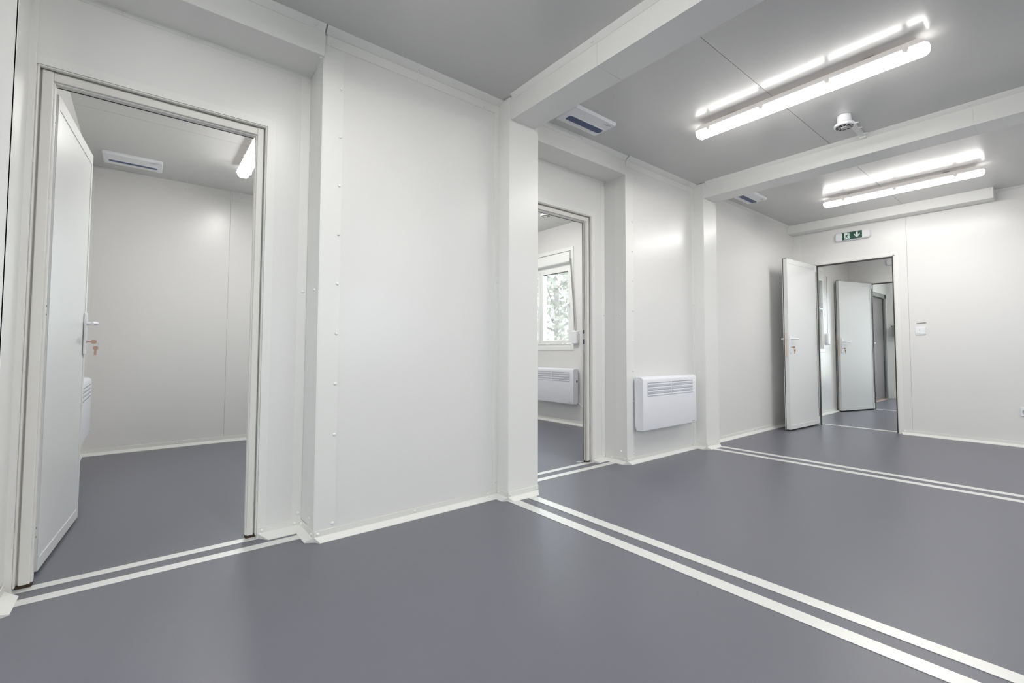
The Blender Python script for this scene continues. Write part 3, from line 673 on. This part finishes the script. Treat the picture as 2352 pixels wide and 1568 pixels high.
# ------------------------------------------------------------ switch, socket, dark strip
sw = empty('light_switch', (-1.148, YW, 1.160), label='square white double light switch right of the exit doorway', cat='light switch')
MB().rbox((-.045, -.010, -.042), (.045, 0, .042), .006, axis=1, ch=-.003).build('plate', M_PLAST, sw, smooth=True)
for s in (-1, 1): MB().rbox((-.0195+s*.0185-.0005, -.0135, -.026), (-.0195+s*.0185+.037, -.010, .026), .002, axis=1, ch=-.001).build('rocker', M_PLAST, sw, smooth=True)
MB().box((-.010, -.0139, .004), (-.006, -.0135, .012)).build('mark', M_GREYSLOT, sw)
tp = MB().box((-.043, -.002, -.006), (.043, 0, .006)).build('tape_strip', M_GREYFRAME); tp.location = (-1.139, YW, 1.246); tp.rotation_euler = (0, -math.radians(6), 0)
tag(tp, 'dark grey strip of tape stuck just above the light switch', 'tape')
so = empty('wall_socket', (-.345, YW, .345), label='white wall socket low on the far wall at the picture edge', cat='socket')
MB().rbox((-.06, -.012, -.045), (.06, 0, .045), .006, axis=1, ch=-.003).build('plate', M_PLAST, so, smooth=True)
for x in (-.028, .028):
    MB().cyl((x, -.0135, 0), (x, -.012, 0), .020, n=20).build('socket_face', M_GREYSLOT, so)

# ------------------------------------------------------------ windows
def window_wall_y(name, x0, x1, z0, z1, y, label, y_glass, mull):
    """window in a wall facing -y. glass recessed"""
    o = MB(); t = .055
    # outer trim on the wall
    q = .05
    o.box((x0-q, y-.008, z1), (x1+q, y, z1+q)); o.box((x0-q, y-.008, z0-q*.9), (x1+q, y, z0)); o.box((x0-q, y-.008, z0), (x0, y, z1)); o.box((x1, y-.008, z0), (x1+q, y, z1))
    o = o.build(name, M_PVC, bevel=.003); structure(o, label, 'window')
    f = MB(); yg = y_glass
    f.box((x0, yg-.035, z0), (x1, yg+.035, z0+t*.7)); f.box((x0, yg-.035, z1-.20), (x1, yg+.035, z1)); f.box((x0, yg-.035, z0), (x0+t*.6, yg+.035, z1)); f.box((x1-t*.6, yg-.035, z0), (x1, yg+.035, z1))
    f.build('window_frame', M_PVC, o, bevel=.004)
    # roller shutter box at the top
    MB().rbox((x0, y-.03, z1-.145), (x1, yg-.03, z1-.012), .012, axis=0).build('shutter_box', M_PVC, o, smooth=True)
    zt = z1-.20
    es = [x0+t*.6]+mull+[x1-t*.6]
    for k in range(len(es)-1):
        a, b = es[k]+.003, es[k+1]-.003; s = .052
        m = slab_h(a, b, z0+t*.7+.003, zt-.003, [(a+s, b-s, z0+t*.7+s, zt-s)], 1, yg-.055, yg+.01).build('sash', M_PVC, o, bevel=.004)
        MB().box((a+s, yg-.012, z0+t*.7+s), (b-s, yg-.008, zt-s)).build('pane', M_GLASS, m)
        MB().box((a+s, yg-.050, zt-s-.006), (b-s, yg-.02, zt-s)).build('gasket', M_GASKET, m)
        hx = b-s*.5
        MB().box((hx-.012, yg-.063, 1.50), (hx+.012, yg-.055, 1.57)).box((hx-.008, yg-.09, 1.525), (hx+.008, yg-.06, 1.545)).box((hx-.009, yg-.098, 1.42), (hx+.009, yg-.086, 1.548)).build('window_handle', M_PLAST, m, bevel=.003)
    return o
window_wall_y('window_1', WIN2[0], WIN2[1], WIN2[2], WIN2[3], 4.20, 'white framed window in the middle side room', 4.285, [-4.87])
def winder(loc, rz, label, strap_len, off):
    """strap winder box for a roller shutter; local front is -y"""
    e = empty('strap_winder', loc, rz, label=label, cat='shutter winder')
    MB().rbox((-.047, -.045, -.085), (.047, 0, .085), .020, axis=1, n=5, ch=-.012).build('box', M_PLAST, e, smooth=True)
    MB().prism([(-.008, -.024, 0), (.008, -.024, 0), (.008, -.022, 0), (-.008, -.022, 0)], (0, 0, .083), (off, 0, strap_len)).build('strap', M_STRAP, e)
    return e
winder((-4.140, 4.198, 1.105), 0, 'cream strap winder right of the side room window', 1.02, -.085)
# window in the third room (plane x = XL3, facing +x)
y0, y1, z0, z1 = WIN3
o = MB(); q = .05
o.box((XL3, y0-q, z1), (XL3+.008, y1+q, z1+q)); o.box((XL3, y0-q, z0-q), (XL3+.008, y1+q, z0)); o.box((XL3, y1, z0), (XL3+.008, y1+q, z1)); o.box((XL3, y0-q, z0), (XL3+.008, y0, z1))
wn3 = o.build('window_2', M_PVC, bevel=.003); structure(wn3, 'window in the room beyond the exit doorway, seen edge on', 'window')
xg = XL3-.07
sm = slab_h(y0, y1, z0, z1-.14, [(y0+.09, y1-.09, z0+.09, z1-.22)], 0, xg-.03, xg+.03).build('sash', M_PVC, wn3, bevel=.004)
MB().box((xg-.002, y0+.09, z0+.09), (xg+.002, y1-.09, z1-.22)).build('pane', M_GLASS, sm)
MB().rbox((xg-.03, y0, z1-.145), (XL3+.015, y1, z1-.002), .012, axis=1).build('shutter_box', M_PVC, wn3, smooth=True)
MB().box((xg+.03, y1-.06, 1.53), (xg+.05, y1-.035, 1.60)).tube([(xg+.04, y1-.047, 1.565), (xg+.085, y1-.047, 1.57), (xg+.10, y1-.047, 1.54), (xg+.10, y1-.047, 1.45)], .010, n=8).build('window_handle', M_PLAST, sm, smooth=True)
winder((XL3, 7.865, 1.115), math.pi/2, 'cream strap winder beyond the exit doorway', .95, .02)
# unseen windows added to let in fill daylight: plain frames with glass
def added_window(name, axis, p0, p1, u0, u1, v0, v1, label):
    f = slab_h(u0, u1, v0, v1, [(u0+.06, u1-.06, v0+.06, v1-.06)], axis, p0+.02, p1-.02).build(name, M_PVC, bevel=.004); structure(f, label, 'window')
    pm = (p0+p1)/2
    slab([u0+.06, u1-.06], [v0+.06, v1-.06], lambda u, v: False, axis, pm-.002, pm+.002).build('pane', M_GLASS, f)
added_window('added_window_3', 0, XE, XE+.12, -1.9, -.5, .95, 2.1, 'added near window of the right wall, out of the picture')
added_window('added_window_4', 0, XE, XE+.12, 2.2, 3.9, .95, 2.1, 'added far window of the right wall, out of the picture')
added_window('added_window_5', 1, YB0-.12, YB0, -1.2, .2, .95, 2.1, 'added window behind the viewer')
added_window('added_window_7', 0, X1-.12, X1, 1.02, 1.82, .95, 2.15, 'added window of the near side room, hidden by the door frame')
added_window('added_window_6', 1, Y4b, Y4b+.12, -2.05, 1.2, .3, 2.2, 'added unseen window in the end wall of the last room')

# wall hook with a grey box in the last room, half hidden by the doorway edge
hk = empty('key_cabinet', (-2.33, Y4b, 1.34), label='small grey cabinet on the end wall of the last room', cat='cabinet')
MB().box((-.09, -.09, -.11), (.16, 0, .10)).build('box', M_GREYFRAME, hk, bevel=.004)
MB().tube([(-.11, -.05, .09), (-.06, -.06, .095), (-.02, -.07, .16), (.03, -.07, .18)], .010, n=8).build('handle', M_GASKET, hk, smooth=True)

# ------------------------------------------------------------ outside: ground and pale trees beyond the side room window
gr = MB().box((-60, -40, -.5), (60, 60, -.35)).build('ground', M_LAND); structure(gr, 'pale dry ground outside the windows', 'ground')
def tree(x, y, h, seed, label):
    rnd = random.Random(seed); e = empty('tree', (x, y, -.35), label=label, cat='tree')
    MB().tube([(0, 0, 0), (.05, .03, h*.35), (-.04, .02, h*.7), (0, 0, h*.95)], .1, n=8, radii=[.16, .12, .07, .03]).build('trunk', M_BARK, e, smooth=True)
    m = MB()
    for k in range(14):
        a = rnd.uniform(0, 6.28); z = h*rnd.uniform(.3, .75); r = rnd.uniform(.6, 1.5)
        m.tube([(0, 0, z), (r*.5*math.cos(a), r*.5*math.sin(a), z+.25), (r*math.cos(a), r*math.sin(a), z+.7)], .03, n=5, radii=[.04, .025, .01])
    m.build('branches', M_BARK, e)
    lv = MB()
    for k in range(2600):
        a = rnd.uniform(0, 6.28); z = rnd.uniform(.22, 1.05)*h; R = 1.9*math.sin(min(1, (1.12-z/h)*1.25)*math.pi*.5)*math.sqrt(rnd.random())+.1
        c = Vector((R*math.cos(a), R*math.sin(a), z)); s = rnd.uniform(.05, .11)
        u = Vector((rnd.gauss(0, 1), rnd.gauss(0, 1), rnd.gauss(0, 1))).normalized(); v = u.orthogonal().normalized()
        lv.add([c-u*s, c+v*s*.6, c+u*s, c-v*s*.6], [(0, 1, 2, 3)])
    l = lv.build('foliage', M_LEAF, e); l['kind'] = 'stuff'
    return e
tree(-9.9, 9.2, 4.6, 1, 'pale tree with thin branches outside the side room window')
tree(-13.0, 13.6, 5.5, 2, 'second pale tree further off outside the side room window')
